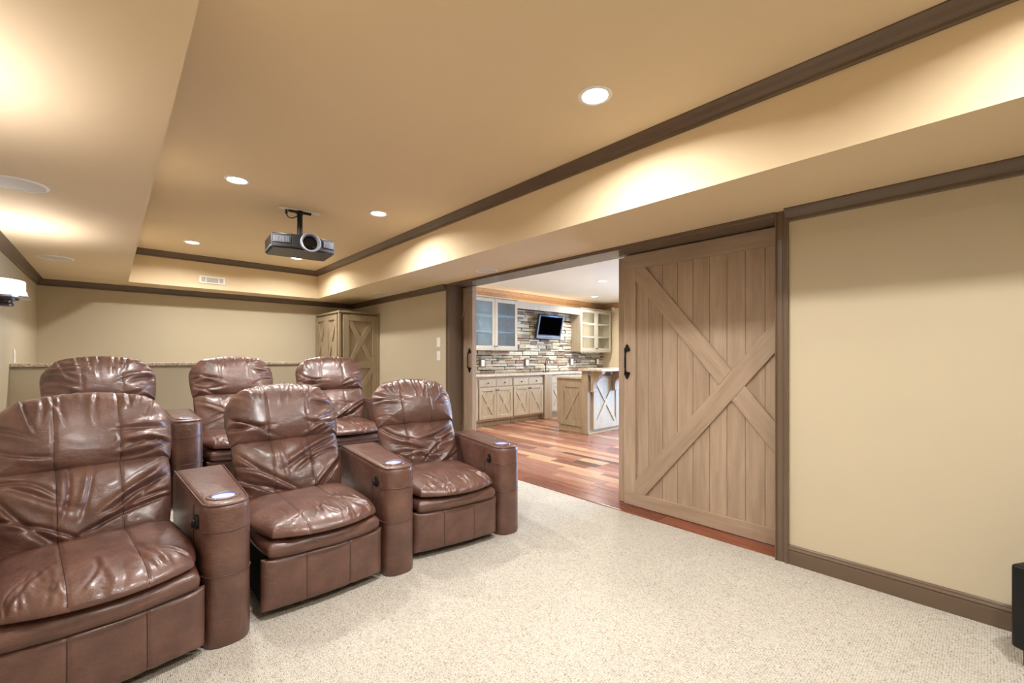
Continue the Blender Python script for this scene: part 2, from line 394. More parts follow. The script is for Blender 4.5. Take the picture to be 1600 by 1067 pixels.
m = MB(); m.box(3.215, 3.24, 4.30, KY1 + .1, -.05, 2.6); m.box(3.215, 3.24, KY0, .90, -.05, 2.6); m.box(3.195, 3.24, .8, 4.3, 2.093, 2.6); m.box(3.215, 3.24, .8, 2.05, 2.03, 2.1)  # last box: unseen strip added to block light above the door
struct(m.build('wall_kitchen_left', 'kwall'), 'beige kitchen side of the barn door wall', 'wall')
t = thing('window_1', 'tall daylight window at the end of the kitchen', 'window', (KX + .08, 2.1, .2), kind='structure')
MB().box(KX + .09, KX + .10, .62, 3.58, .22, 2.28).build('pane', 'day', t)
m = MB()
for y in (.6, 1.58, 2.56, 3.54): m.box(KX + .02, KX + .09, y, y + .06, .2, 2.3)
for z in (.2, 1.2, 2.24): m.box(KX + .02, KX + .09, .6, 3.6, z, z + .06)
m.build('window_frame', 'white', t)
# crown in kitchen
KC = [(0, 0), (.07, 0), (.07, .012), (.058, .022), (.05, .045), (.03, .075), (.016, .088), (.016, .112), (.010, .122), (0, .122)]
struct(sweep([(KX, 3.6), (KX, KY1), (3.24, KY1)], KC, ZK, 1).build('trim_7', 'cabtop'), 'wooden crown moulding along the kitchen ceiling', 'moulding')
# plank floor, each plank a part
rnd = random.Random(5)
planks = 0; x = 2.985
def ang(px):
    tt = (px - 800) / 680; c_, s_ = math.cos(R(42.5)), math.sin(R(42.5)); return (c_ - tt * s_) / (tt * c_ + s_)
RHI, RLO = ang(736), ang(972)
first = True
while x < KX - .02:
    wd = rnd.choice((.085, .11, .13, .13, .15)) if x < 6 else rnd.choice((.13, .16, .19))
    wd = min(wd, KX - x)
    if x < 3.25: ylo, yhi = .86, 4.29
    else: ylo, yhi = max(.2, x * RLO - .5), min(5.93, x * RHI + .35)
    y = ylo - rnd.uniform(0, .4)
    if x < 3.25: y = ylo
    while y < yhi:
        L = rnd.choice((.35, .5, .8, 1.1, 1.5)) if x < 6 else rnd.choice((.8, 1.2, 1.6))
        y1 = min(y + L, yhi if x < 3.25 else 6.45)
        if y1 - y < .03: break
        me = bpy.data.meshes.new('plank'); q = MB()
        q.box(-wd / 2 + .0012, wd / 2 - .0012, -(y1 - y) / 2 + .0012, (y1 - y) / 2 - .0012, -.012, rnd.uniform(-.0008, .0008), .0015)
        q.bm.to_mesh(me); q.bm.free()
        o = bpy.data.objects.new('plank', me); C.objects.link(o); me.materials.append(M['floor' if x > 3.2 else 'floorshade']); o.parent = kf
        o.location = (x + wd / 2, (y + y1) / 2, 0); planks += 1
        y = y1
    x += wd
print('planks', planks)
tag(MB().prism([(2.972, 0.0), (2.972, .006), (2.984, .007), (2.996, .003), (2.996, 0.0)], OY0, OY1, 'y').build('threshold_strip', 'floorshade'), 'thin wood threshold strip between carpet and plank floor', 'threshold')
# ledge stone wall, each stone a part
rs = random.Random(11)
SW = struct(MB().box(4.665, KX - .001, 6.475, 6.499, .905, 2.36).build('wall_stone', 'mortar'), 'stacked ledge stone wall behind the counter and television', 'wall')
variants = []
for k in range(6):
    bm_ = bmesh.new(); nx, nz = 4, 2
    g = {}
    for i in range(nx + 1):
        for j in range(nz + 1):
            u = i / nx - .5; v = j / nz - .5
            edge = (i in (0, nx)) or (j in (0, nz))
            du = rs.uniform(-.04, .02) * (1 if i in (0, nx) else 0); dv = rs.uniform(-.10, .02) * (1 if j in (0, nz) else .3)
            f = -.5 + (rs.uniform(.10, .3) if edge else rs.uniform(-.05, .12))
            g[i, j] = bm_.verts.new((u * (1 + du), f, v * (1 + dv)))
    for i in range(nx):
        for j in range(nz): bm_.faces.new((g[i, j], g[i + 1, j], g[i + 1, j + 1], g[i, j + 1]))
    rim = [g[i, 0] for i in range(nx + 1)] + [g[nx, j] for j in range(1, nz + 1)] + [g[i, nz] for i in range(nx - 1, -1, -1)] + [g[0, j] for j in range(nz - 1, 0, -1)]
    bk = [bm_.verts.new((v.co.x, .5, v.co.z)) for v in rim]
    for i in range(len(rim)): bm_.faces.new((rim[i], bk[i], bk[(i + 1) % len(rim)], rim[(i + 1) % len(rim)]))
    bmesh.ops.recalc_face_normals(bm_, faces=bm_.faces)
    me = bpy.data.meshes.new('stone'); bm_.to_mesh(me); bm_.free(); me.materials.append(M['stone']); variants.append(me)
nst = 0
def stones(x0, x1, z0, z1, lmin=.16, lmax=.40):
    global nst
    z = z0
    while z < z1 - .02:
        h = min(rs.choice((.05, .06, .065, .075, .085)), z1 - z)
        if z1 - z - h < .03: h = z1 - z
        x = x0 - rs.uniform(0, .2)
        while x < x1:
            L = rs.uniform(lmin, lmax); xa, xb = max(x, x0), min(x + L, x1)
            if x1 - xb < .06: xb = x1
            if xb - xa > .03:
                parts = [(z, h)] if h < .085 or rs.random() < .45 else [(z, h * .48), (z + h * .48, h * .52)]
                for zz, hh in parts:
                    o = bpy.data.objects.new('stone', rs.choice(variants)); C.objects.link(o); o.parent = SW
                    dp = rs.uniform(.022, .060); hh *= rs.uniform(.86, 1.08); zz += rs.uniform(-.005, .005)
                    o.scale = (xb - xa - .006, dp, hh - .005); o.location = ((xa + xb) / 2, 6.476 - dp / 2, zz + hh / 2); nst += 1
            x = xb if xb > x else x + L
        z += h
stones(5.80, 7.74, 1.345, 2.20, .13, .33)
stones(4.67, KX - .005, .915, 1.345, .16, .40)
print('stones', nst)
# ------------------------------------------------------------------ lamps in the ceilings
def can(x, y, z, label, power, col, group, kit=False):
    t = thing('ceiling_light', label, 'ceiling light', (x, y, z), group=group)
    m = MB(); m.lathe([(.060, -.001), (.064, -.006), (.078, -.006), (.083, -.002), (.083, 0)], (x, y, z), 32, caps=False); m.build('trim_ring', 'white', t, True)
    m = MB(); m.lathe([(.0005, -.0015), (.061, -.0015)], (x, y, z), 32, caps=False); m.build('lens', 'lamp', t)
    area_light('lamp_light', (x, y, z - .01), (0, 0, -1), .11, power, col, spread=157)
G1 = 'recessed lights in the theatre tray'
can(1.725, 1.286, ZT, 'largest recessed light, alone near the crown of the tray over the carpet', CAN_W, CAN_COL, G1)
can(.655, 3.635, ZT, 'recessed light beside the projector on the sconce side of the tray', CAN_W, CAN_COL, G1)
can(1.730, 3.635, ZT, 'recessed light between the projector and the tray crown on the barn door side', CAN_W, CAN_COL, G1)
can(.646, 5.94, ZT, 'recessed light above the vent grille at the tray end', CAN_W, CAN_COL, G1)
can(1.735, 5.98, ZT, 'recessed light half hidden under the projector', CAN_W, CAN_COL, G1)
for x, y, lb in ((.655, 1.286, 'recessed tray light above the front recliner cut by the frame'), (.655, -.35, 'recessed tray light at the screen end on the sconce side'), (1.73, -.35, 'recessed tray light at the screen end on the subwoofer side')):
    can(x, y, ZT, lb, CAN_W, CAN_COL, G1)
G2 = 'recessed lights in the kitchen ceiling'
can(6.194, 4.478, ZK, 'recessed kitchen light nearer the barn door', KIT_W, KIT_COL, G2)
can(7.646, 5.712, ZK, 'recessed kitchen light nearer the crown moulding', KIT_W, KIT_COL, G2)
for x, y, lb in ((4.6, 3.0, 'added unseen kitchen light behind the half closed barn door'), (7.6, 3.2, 'added unseen kitchen light near the end window'), (4.1, 5.6, 'added unseen kitchen light above the cabinet behind the pocketed door'), (4.6, 1.0, 'added unseen kitchen light at the far side from the counter')):  # unseen lights added to brighten the kitchen
    can(x, y, ZK, lb, KIT_W, KIT_COL, G2)
def speaker(x, y, z, label):
    t = thing('ceiling_speaker', label, 'speaker', (x, y, z), group='round speakers flush in the soffits')
    m = MB(); m.lathe([(.105, -.002), (.106, -.006), (.114, -.006), (.118, -.003), (.118, 0)], (x, y, z), 40, caps=False); m.build('rim', 'white', t, True)
    m = MB(); m.lathe([(.0005, -.004), (.07, -.0038), (.106, -.003)], (x, y, z), 40, caps=False); m.build('grille', 'grey', t, True)
speaker(-.36, 3.29, ZS, 'round white ceiling speaker cut by the frame edge above the sconce')
speaker(-.375, 5.52, ZS, 'round white ceiling speaker above the rear corner of the sconce wall')
speaker(2.735, 5.615, ZS, 'round white ceiling speaker above the tall corner cabinet')
speaker(2.770, 3.40, ZS, 'round white ceiling speaker above the wide opening')
# sconces
def sconce(y, label):
    t = thing('wall_sconce', label, 'wall lamp', (XL, y, 1.60), group='sconces on the tan side wall')
    n = 18; hw, dp = .20, .200
    arc = [(XL + .004 + dp * max(0, 1 - abs(-1 + 2 * i / n) ** 2.6) ** (1 / 2.2), y + hw * (-1 + 2 * i / n)) for i in range(n + 1)]
    m = MB()
    z0, z1 = 1.612, 1.708
    vs = [(x_, y_, z0) for x_, y_ in arc] + [(x_, y_, z1) for x_, y_ in arc]
    inn = [(XL + .004 + (x_ - XL - .004) * .95, y + (y_ - y) * .96) for x_, y_ in arc]
    vs += [(x_, y_, z0) for x_, y_ in inn] + [(x_, y_, z1) for x_, y_ in inn]; k = n + 1
    fs = []
    for i in range(n):
        fs += [(i, i + 1, k + i + 1, k + i), (2 * k + i + 1, 2 * k + i, 3 * k + i, 3 * k + i + 1), (k + i, k + i + 1, 3 * k + i + 1, 3 * k + i), (i + 1, i, 2 * k + i, 2 * k + i + 1)]
    m.add(vs, fs); m.build('glass_shade', 'shade', t, True)
    out = [(XL + .004 + (x_ - XL - .004) * 1.12, y + (y_ - y) * 1.06) for x_, y_ in arc]
    m = MB(); m.prism(out, 1.598, 1.610, 'z'); m.build('rim_plate', 'steel', t)
    m = MB(); m.box(XL, XL + .02, y - .06, y + .06, 1.53, 1.66, .004); m.build('wall_plate', 'bronze', t)
    m = MB(); m.lathe([(.040, 1.584), (.060, 1.588), (.060, 1.598)], (XL + .118, y, 0), 24); m.lathe([(.012, 1.545), (.036, 1.549), (.038, 1.562), (.032, 1.568), (.032, 1.584)], (XL + .118, y, 0), 20); m.build('finial', 'bronze', t, True)
    m = MB(); m.tube([(XL + .212, y, 1.606), (XL + .216, y, 1.612), (XL + .210, y, 1.645)], .004, 6); m.build('clip', 'steel', t, True)
    area_light('sconce_light', (XL + .10, y, 1.618), (0.12, 0, 1), .10, SCONCE_W, SCONCE_COL)
sconce(4.25, 'lit half drum wall sconce near the rear corner of the side wall')
sconce(2.05, 'half drum wall sconce on the side wall beside the front recliners')
sconce(-.10, 'added unseen half drum sconce on the side wall at the screen end')  # out of view, added to brighten the soffit near the camera
area_light('rope_light', (6.4, 6.33, 2.335), (0, .25, 1), 4.0, ROPE_W, (1.0, .62, .28), .04, shape='RECTANGLE')
# ------------------------------------------------------------------ barn doors
def xpoly(a0, a1, b0, b1, hw, flip):
    iw, ih = a1 - a0, b1 - b0; L = math.hypot(iw, ih); dx, dy = hw * L / ih, hw * L / iw
    p = [(a0, b0), (a0 + dx, b0), (a1, b1 - dy), (a1, b1), (a1 - dx, b1), (a0, b0 + dy)]
    if flip: p = [(a0 + a1 - u, v) for u, v in p][::-1]
    return p
def grain_obj(name, poly, c0, c1, T, mat, parent, direction):
    """prism in a face frame (x right, z up, y into face) stored so that its own z axis follows direction"""
    d = Vector((direction[0], 0, direction[1])).normalized(); yv = Vector((0, 1, 0)); xv = yv.cross(d)
    cx_ = sum(p[0] for p in poly) / len(poly); cz_ = sum(p[1] for p in poly) / len(poly)
    L = Matrix.Identity(4)
    for i in range(3): L[i][0] = xv[i]; L[i][1] = yv[i]; L[i][2] = d[i]
    L[0][3] = cx_; L[2][3] = cz_
    m = MB(L.inverted()); m.prism(poly, c0, c1, 'y'); bmesh.ops.recalc_face_normals(m.bm, faces=m.bm.faces)
    bmesh.ops.bevel(m.bm, geom=[e for e in m.bm.edges], offset=.0018, segments=1, affect='EDGES')
    me = bpy.data.meshes.new(name); m.bm.to_mesh(me); m.bm.free(); me.materials.append(M[mat])
    o = bpy.data.objects.new(name, me); C.objects.link(o)
    off = OFF.get(parent.name, Vector((0, 0, 0))); o.parent = parent; o.matrix_local = Matrix.Translation(-off) @ T @ L
    OFF[o.name] = Vector((0, 0, 0))
    return o
def pull(parent, T, a, z):
    m = MB(T)
    m.tube([(a, -.006, z - .095), (a, -.030, z - .085), (a, -.034, z - .04), (a, -.034, z + .04), (a, -.030, z + .085), (a, -.006, z + .095)], [.009, .010, .008, .008, .010, .009], 10)
    for s in (-1, 1):
        pts = []
        for q in range(16):
            th = q / 16 * 2 * math.pi; r_ = .024 * (1 + .25 * math.cos(3 * th))
            pts.append((a + r_ * math.sin(th), z + s * (.108 + r_ * math.cos(th) * 1.15)))
        m.prism(pts if s > 0 else pts[::-1], -.010, 0, 'y')
        m.prism([(a - .006, z + s * .12), (a + .006, z + s * .12), (a, z + s * .147)][::s], -.008, 0, 'y')
    return m.build('door_handle', 'black', parent, True)
def barn_door(name, label, yfree, away):
    """yfree: free vertical edge; away=-1: the door runs towards smaller y"""
    W, H, z0 = 1.71, 2.054, .005
    t = thing(name, label, 'barn door', (3.17, yfree + away * W / 2, z0), kind='structure')
    T = frame((3.14, yfree, z0), (0, away, 0), (-1, 0, 0))
    def rect(a0, a1, b0, b1): return [(a0, b0), (a1, b0), (a1, b1), (a0, b1)]
    st, tr, br = .108, .118, .106
    a = st - .012; k = 0
    while a < W - st:
        a1 = min(a + .1205, W - st + .012); grain_obj('plank', rect(a + .001, a1 - .001, .05, H - .05), .016, .040, T, 'barn', t, (0, 1)); a = a1
    grain_obj('stile', rect(0, st, br, H - tr), 0, .046, T, 'barn', t, (0, 1)); grain_obj('stile', rect(W - st, W, br, H - tr), 0, .046, T, 'barn', t, (0, 1))
    grain_obj('top_rail', rect(0, W, H - tr, H), 0, .046, T, 'barn', t, (1, 0)); grain_obj('bottom_rail', rect(0, W, 0, br), 0, .046, T, 'barn', t, (1, 0))
    iw, ih = W - 2 * st, H - tr - br
    p = xpoly(st, W - st, br, H - tr, .066, False); grain_obj('brace', p, .0, .016, T, 'barn', t, (iw, ih))
    # the other brace is cut in two by the first one
    p2 = xpoly(st, W - st, br, H - tr, .066, True)
    L = math.hypot(iw, ih); n = Vector((-ih / L, iw / L)); cc = Vector((W / 2, br + ih / 2))
    for s in (1, -1):
        poly = [Vector(q) for q in p2]; out = []
        for i in range(len(poly)):
            A, B = poly[i], poly[(i + 1) % len(poly)]; da = s * (A - cc).dot(n) - .0665; db = s * (B - cc).dot(n) - .0665
            if da >= 0: out.append(A)
            if da * db < 0: out.append(A + (B - A) * (da / (da - db)))
        grain_obj('brace', [(q.x, q.y) for q in out], .0005, .016, T, 'barn', t, (-iw, ih))
    h = pull(t, T, .032 if away < 0 else .05, 1.183 - z0)
    grain_obj('back_panel', rect(.0, W, 0, H), .046, .060, T, 'barn', t, (0, 1))
    if away < 0:
        grain_obj('edge_strip', rect(-.068, -.003, 0, H - .004), .024, .052, T, 'barn', t, (0, 1))
    m = MB(T)
    for q in ((.13, 2.01), (.18, 1.962), (.257, 1.96), (.31, 2.005)): m.lathe([(.006, -.003), (.007, -.001), (.007, .001)], (q[0], 0, q[1] - z0), 8, 'y')
    m.build('screw_head', 'steel', t)
    return t
barn_door('door_1', 'stained plank barn door with X brace, half closing the opening', 2.044, -1)
barn_door('door_2', 'second barn door slid into its pocket beside the kitchen cabinets', 4.123, 1)
# ------------------------------------------------------------------ X panelled joinery
def knob(parent, T, a, z, r=.012):
    m = MB(T); m.lathe([(r * .5, 0), (r * .5, -.012), (r, -.016), (r, -.024), (r * .6, -.028)], (a, 0, z), 12, 'y'); return m.build('knob', 'black', parent, True)
def xdoor(parent, T, w_, h_, mat, name='door', st=.055, kn=None, hw=.024, double=False, proud=.017):
    m = MB(T); m.box(0, w_, 0.0, .018, 0, h_)
    m.box(0, st, -proud, 0, 0, h_, .002); m.box(w_ - st, w_, -proud, 0, 0, h_, .002)
    m.box(st, w_ - st, -proud, 0, 0, st, .002); m.box(st, w_ - st, -proud, 0, h_ - st, h_, .002)
    bays = [(st, h_ - st)]
    if double:
        zm = double; m.box(st, w_ - st, -proud, 0, zm - st / 2, zm + st / 2, .002); bays = [(st, zm - st / 2), (zm + st / 2, h_ - st)]
    d = m.build(name, mat, parent)
    for b0, b1 in bays:
        for f in (False, True):
            q = MB(T); q.prism(xpoly(st, w_ - st, b0, b1, hw, f), -proud + .003 + (.001 if f else 0), 0, 'y'); q.build('brace', mat, d)
    if kn: knob(d, T @ Matrix.Translation((0, -proud, 0)), kn[0], kn[1])
    return d
def base_cabinet(x0, x1, label, n=2):
    t = thing('base_cabinet', label, 'cabinet', ((x0 + x1) / 2, 6.2, 0), group='base cabinets under the granite counter')
    y0 = 5.922
    m = MB(); m.box(x0, x1, y0, 6.46, .10, .868); m.build('carcass', 'cab', t)
    m = MB(); m.box(x0, x1, 5.975, 6.0, 0.001, .10); m.build('toe_kick', 'isl', t)
    w_ = (x1 - x0 - .02) / n
    for k in range(n):
        a = x0 + .01 + k * w_ + .004; ww = w_ - .008
        T = frame((a, y0 - .0185, .700), (1, 0, 0), (0, -1, 0))
        q = MB(T); q.box(0, ww, 0, .018, 0, .128, .004); d = q.build('drawer', 'cab', t); knob(d, T, ww / 2, .064)
        T = frame((a, y0 - .0185, .136), (1, 0, 0), (0, -1, 0))
        xdoor(t, T, ww, .545, 'cab', kn=((ww - .02) if k % 2 == 0 else .02, .50))
    return t
base_cabinet(3.82, 4.62, 'base cabinet hidden behind the pocketed barn door')
base_cabinet(4.625, 5.43, 'two door X front base cabinet beside the pocketed barn door')
base_cabinet(5.435, 6.245, 'two door X front base cabinet beside the square counter post')
base_cabinet(6.46, 7.26, 'base cabinet partly hidden behind the island end')
base_cabinet(7.265, 8.98, 'base cabinet fully behind the island', 3)
t = thing('counter_post', 'square wooden post under the counter between the base cabinets', 'post', (6.35, 5.9, 0))
MB().box(6.252, 6.452, 5.865, 6.2, .03, .868, .004).build('shaft', 'isl', t); MB().box(6.247, 6.457, 5.86, 6.2, 0.001, .03, .003).build('plinth', 'cabtop', t)
tag(MB().box(3.8, KX - .003, 5.865, 6.472, .872, .91, .008, 2).build('granite_counter', 'granite'), 'long speckled granite counter under the stone wall', 'countertop')
# faucet
t = thing('faucet', 'dark gooseneck faucet on the granite counter by the stone wall', 'faucet', (6.74, 6.30, .911))
m = MB(); m.lathe([(.028, .911), (.028, .918), (.014, .925), (.014, .94)], (6.74, 6.30, 0), 16); m.build('base', 'bronze', t, True)
m = MB(); m.tube([(6.74, 6.30, .93), (6.74, 6.30, 1.13)] + [(6.805 - .065 * math.cos(a), 6.30 - .0 * a, 1.13 + .06 * math.sin(a)) for a in [i * math.pi / 10 for i in range(1, 11)]] + [(6.872, 6.30, 1.10)], .011, 10); m.build('spout', 'bronze', t, True)
for s in (-1, 1):
    m = MB(); m.lathe([(.018, .911), (.016, .925), (.010, .945)], (6.74 + s * .075, 6.30, 0), 12); m.tube([(6.74 + s * .075, 6.30, .945), (6.74 + s * .115, 6.27, .955)], .007, 8); m.build('tap_handle', 'bronze', t, True)
# wall outlets on stone
for x_, lab in ((5.13, 'white outlet plate on the stone nearest the pocketed barn door'), (6.30, 'white outlet plate on the stone between cabinet and faucet'), (7.73, 'white outlet plate on the stone below the end of the far cabinet'), (8.70, 'white outlet plate on the stone close to the kitchen end wall')):
    t = thing('wall_outlet', lab, 'outlet', (x_, 6.43, 1.10), group='outlets on the stone wall')
    m = MB(); m.box(x_ - .06, x_ + .06, 6.405, 6.475, 1.03, 1.19, .003); m.build('box_frame', 'taupe', t)
    m = MB(); m.box(x_ - .038, x_ + .038, 6.399, 6.405, 1.05, 1.17, .002); m.build('cover_plate', 'white', t)
    m = MB(); m.box(x_ - .018, x_ + .018, 6.397, 6.399, 1.075, 1.145); m.build('socket', 'white', t)
# upper cabinets
def upper_cabinet(x0, x1, label, glass, dent):
    y0, y1, z0, z1 = 6.19, 6.472, 1.345, 2.315
    t = thing('wall_cabinet', label, 'cabinet', ((x0 + x1) / 2, y1, z0), group='glass fronted wall cabinets')
    m = MB(); th = .02
    m.box(x0, x0 + th, y0, y1, z0, z1); m.box(x1 - th, x1, y0, y1, z0, z1); m.box(x0 + th, x1 - th, y0, y1, z0 + .03, z0 + .05); m.box(x0 + th, x1 - th, y0, y1, z1 - th, z1); m.box(x0 + th, x1 - th, y1 - .012, y1, z0 + .05, z1 - th)
    m.build('carcass', 'cab', t)
    for k in (1, 2):
        zz = z0 + .04 + (z1 - z0 - .05) * k / 3; MB().box(x0 + th + .002, x1 - th - .002, y0 + .02, y1 - .015, zz - .011, zz + .011).build('shelf', 'white', t)
    m = MB(); m.lathe([(.03, z1 - .032), (.034, z1 - .021)], ((x0 + x1) / 2, y0 + .12, 0), 16); m.build('added_puck', 'white', t, True)  # added puck, emits no light itself
    area_light('cabinet_fill', ((x0 + x1) / 2, y0 + .012, (z0 + z1) / 2), (0, 1, 0), .03, 2.6 if dent else 1.3, KIT_COL, .8, shape='RECTANGLE')  # unseen fill added behind the doors to brighten the shelves
    w_ = (x1 - x0) / 2
    for k in range(2):
        a = x0 + k * w_ + .003; ww = w_ - .006; T = frame((a, y0 - .021, z0 + .025), (1, 0, 0), (0, -1, 0)); hh = z1 - z0 - .035; s_ = .062
        m = MB(T); m.box(0, s_, 0, .02, 0, hh, .002); m.box(ww - s_, ww, 0, .02, 0, hh, .002); m.box(s_, ww - s_, 0, .02, 0, s_, .002); m.box(s_, ww - s_, 0, .02, hh - s_, hh, .002)
        d = m.build('door', 'cab', t)
        m = MB(T); m.box(s_ - .004, ww - s_ + .004, .010, .014, s_ - .004, hh - s_ + .004); m.build('glass_pane', glass, d)
        knob(d, T, (ww - .025) if k == 0 else .025, .05)
    m = MB(); m.box(x0, x1, y0 - .02, y0, z0, z0 + .022, .002); m.build('light_rail', 'cab', t)
    if dent:
        n = 14
        for k in range(n):
            a = x0 + (k + .25) * (x1 - x0) / n; MB().box(a, a + .042, y0 - .02, y0 - .002, z0 - .024, z0 - .0005, .004).build('dentil', 'cab', t)
    m = MB(); m.box(x0 - .004, x1 + .004, y0 - .035, y1, z1, z1 + .02, .004); m.build('top_moulding', 'cab', t)
upper_cabinet(4.66, 5.80, 'wall cabinet with textured glass doors, blue reflection put into the tint', 'rain', False)
upper_cabinet(7.745, 8.92, 'wall cabinet with clear glass doors and notched lower edge', 'glass', True)
t = thing('valance_board', 'pale wooden valance board bridging the two wall cabinets above the television', 'valance', (6.77, 6.3, 2.17))
m = MB(); m.box(5.806, 7.739, 6.19, 6.21, 2.175, 2.315, .002); m.build('face_board', 'cab', t)
m = MB(); m.box(5.806, 7.739, 6.21, 6.472, 2.29, 2.31); m.build('top_board', 'cab', t)
# television on tilting mount
tv = thing('television', 'small flat television tilted on the stone wall, screen off', 'television', (6.87, 6.40, 1.86), 0, local=True)
piv = Matrix.Rotation(R(-10), 4, 'Z') @ Matrix.Rotation(R(1.5), 4, 'Y') @ Matrix.Rotation(R(13), 4, 'X')
Tt = Matrix.Translation((-.055, -.14, .0)) @ piv
m = MB(Tt); m.box(-.325, .325, -.03, .045, -.265, .245, .012, 2); m.build('casing', 'tvblue', tv, True)
m = MB(Tt); m.box(-.282, .282, -.034, -.029, -.165, .215, .002); m.build('screen', 'screen', tv)
m = MB(Tt)
for s in (-1, 1): m.box(s * .308 - .012, s * .308 + .012, -.035, -.029, -.24, .23, .002)
m.box(-.305, .305, -.035, -.029, -.255, -.185, .003)
m.build('silver_bezel', 'silver', tv)
m = MB(Tt)
for k in range(5): m.box(-.07 + k * .035 - .008, -.07 + k * .035 + .008, -.038, -.035, -.226, -.214)
m.build('buttons', 'blackm', tv)
m = MB(); m.box(-.06, .06, .045, .075, -.10, .10, .004); m.tube([(-.02, .05, 0), (-.03, -.10, 0)], .02, 8); m.build('wall_mount', 'black', tv)
# island
t = thing('kitchen_island', 'wooden island with raised granite bar and X panelled sides', 'island', (6.3, 4.5, 0))
m = MB(); m.box(5.545, 7.4, 4.36, 4.86, .0015, .868); m.build('carcass', 'isl', t)
m = MB(); m.box(5.490, 7.4, 4.236, 4.355, .0015, .998, .003); m.build('bar_wall', 'isl', t)
Ti = frame((5.545 - .0005, 4.86, .0), (0, -1, 0), (-1, 0, 0))
m = MB(Ti); m.prism([(-.05, .10), (.0, .10), (.0, .025), (.505, .025), (.505, .868), (-.05, .868)], -.012, 0, 'y'); m.build('end_panel', 'isl', t)
Ti2 = frame((5.545 - .0130, 4.86, .105), (0, -1, 0), (-1, 0, 0))
dd = xdoor(t, Ti2 @ Matrix.Translation((.03, .0025, 0)), .475, .70, 'isl', 'side_panel', .075, None, .026)
Tf = frame((5.60, 4.236 - .003, .07), (1, 0, 0), (0, -1, 0))
for k in range(2):
    T_ = Tf @ Matrix.Translation((k * .72, .003 - .0185, 0)); xdoor(t, T_, .70, .85, 'cab', 'front_panel', .085, None, .028)
m = MB(); m.box(5.482, 7.4, 4.207, 4.236, .0015, .03, .003); m.box(5.520, 5.545, 4.36, 4.86, .0015, .025, .002); m.build('shoe_moulding', 'cabtop', t)
m = MB(); m.box(5.50, 7.4, 4.355, 4.93, .870, .905, .006, 2); m.build('lower_counter', 'granite', t)
m = MB(); m.box(5.445, 7.4, 3.93, 4.39, 1.0, 1.04, .008, 2); m.build('bar_top', 'granite', t)
for x_ in (5.52, 6.10, 6.75):
    pr = [(4.2, .998), (3.985, .998), (3.985, .965), (4.0, .95), (4.02, .945), (4.035, .92), (4.06, .89), (4.10, .865), (4.13, .83), (4.14, .78), (4.145, .72), (4.14, .69), (4.16, .672), (4.2, .67)]
    m = MB(); m.prism(pr, x_, x_ + .085, 'x'); m.box(x_ - .008, x_ + .093, 4.13, 4.2, .672, .69, .002); m.build('corbel', 'isl', t)
# ------------------------------------------------------------------ tall corner cabinet
t = thing('corner_cabinet', 'tall pale wooden cabinet with X fronts in the rear corner', 'cabinet', (2.66, 6.65, .18))
cx0, cx1, cy0, cy1 = 2.38, 2.950, 6.215, 7.13
m = MB(); m.box(cx0, cx1, cy0, cy1, .181, 1.855); m.build('carcass', 'tall', t)
m = MB(); m.box(cx0 - .035, cx1 - .003, cy0 - .045, cy1, 1.856, 1.882, .004, 2); m.build('top_board', 'tall', t)
xdoor(t, frame((cx0 + .03, cy0 - .0195, .30), (1, 0, 0), (0, -1, 0)), cx1 - cx0 - .05, 1.53, 'tall', 'door', .085, (.05, .5), .034, .80, .022)
for k in range(2): xdoor(t, frame((cx0 - .0195, cy1 - .02 - k * .44, .30), (0, -1, 0), (-1, 0, 0)), .43, 1.53, 'tall', 'door', .07, ((.40 if k == 0 else .03), .7), .026, .80, .022)
m = MB(); m.box(cx0 - .032, cx0 - .001, cy0 - .032, cy0 - .001, .181, 1.855, .003); m.box(cx1 - .022, cx1 - .002, cy0 - .044, cy0 - .001, .181, 1.855, .003); m.build('corner_post', 'tall', t)
# ------------------------------------------------------------------ small wall things
def plate(name, label, T, rocker, group):
    t = thing(name, label, 'switch', tuple(T.translation), group=group)
    m = MB(T); m.box(-.038, .038, -.006, -.0002, -.058, .058, .003, 2); m.build('cover_plate', 'white', t)
    m = MB(T)
    if rocker: m.box(-.016, .016, -.010, -.006, -.033, .033, .002)
    else:
        for s in (-1, 1): m.box(-.006 + s * .016, .006 + s * .016, -.012, -.006, -.012, .012, .002)
    m.build('rocker', 'white', t)
plate('wall_switch', 'upper of two white switch plates beside the opening', frame((XW, 4.556, 1.405), (0, -1, 0), (-1, 0, 0)), True, 'switch plates beside the opening')
plate('wall_switch', 'lower of two white switch plates beside the opening', frame((XW, 4.556, 1.237), (0, -1, 0), (-1, 0, 0)), False, 'switch plates beside the opening')
plate('wall_switch', 'white switch plate on the sconce wall above the granite ledge', frame((XL, 5.63, 1.228), (0, 1, 0), (1, 0, 0)), True, 'switch plates')
# vent grille on tray end
vx0, vx1, vz0, vz1 = .798, 1.078, 2.158, 2.252
t = thing('vent_grille', 'white air vent grille on the end face of the ceiling tray', 'vent', ((vx0 + vx1) / 2, 6.71, 2.2))
yv = 6.706
m = MB(); m.box(vx0, vx1, yv - .008, yv + .004, vz0, vz0 + .018, .002); m.box(vx0, vx1, yv - .008, yv + .004, vz1 - .018, vz1, .002)
m.box(vx0, vx0 + .025, yv - .008, yv + .004, vz0 + .018, vz1 - .018); m.box(vx1 - .025, vx1, yv - .008, yv + .004, vz0 + .018, vz1 - .018)
m.box(vx0 + .066, vx0 + .078, yv - .008, yv + .004, vz0 + .018, vz1 - .018); m.box(vx1 - .078, vx1 - .066, yv - .008, yv + .004, vz0 + .018, vz1 - .018); m.build('frame', 'white', t)
m = MB(); m.box(vx0 + .02, vx1 - .02, yv, yv + .003, vz0 + .015, vz1 - .015); m.build('backing', 'taupe', t)
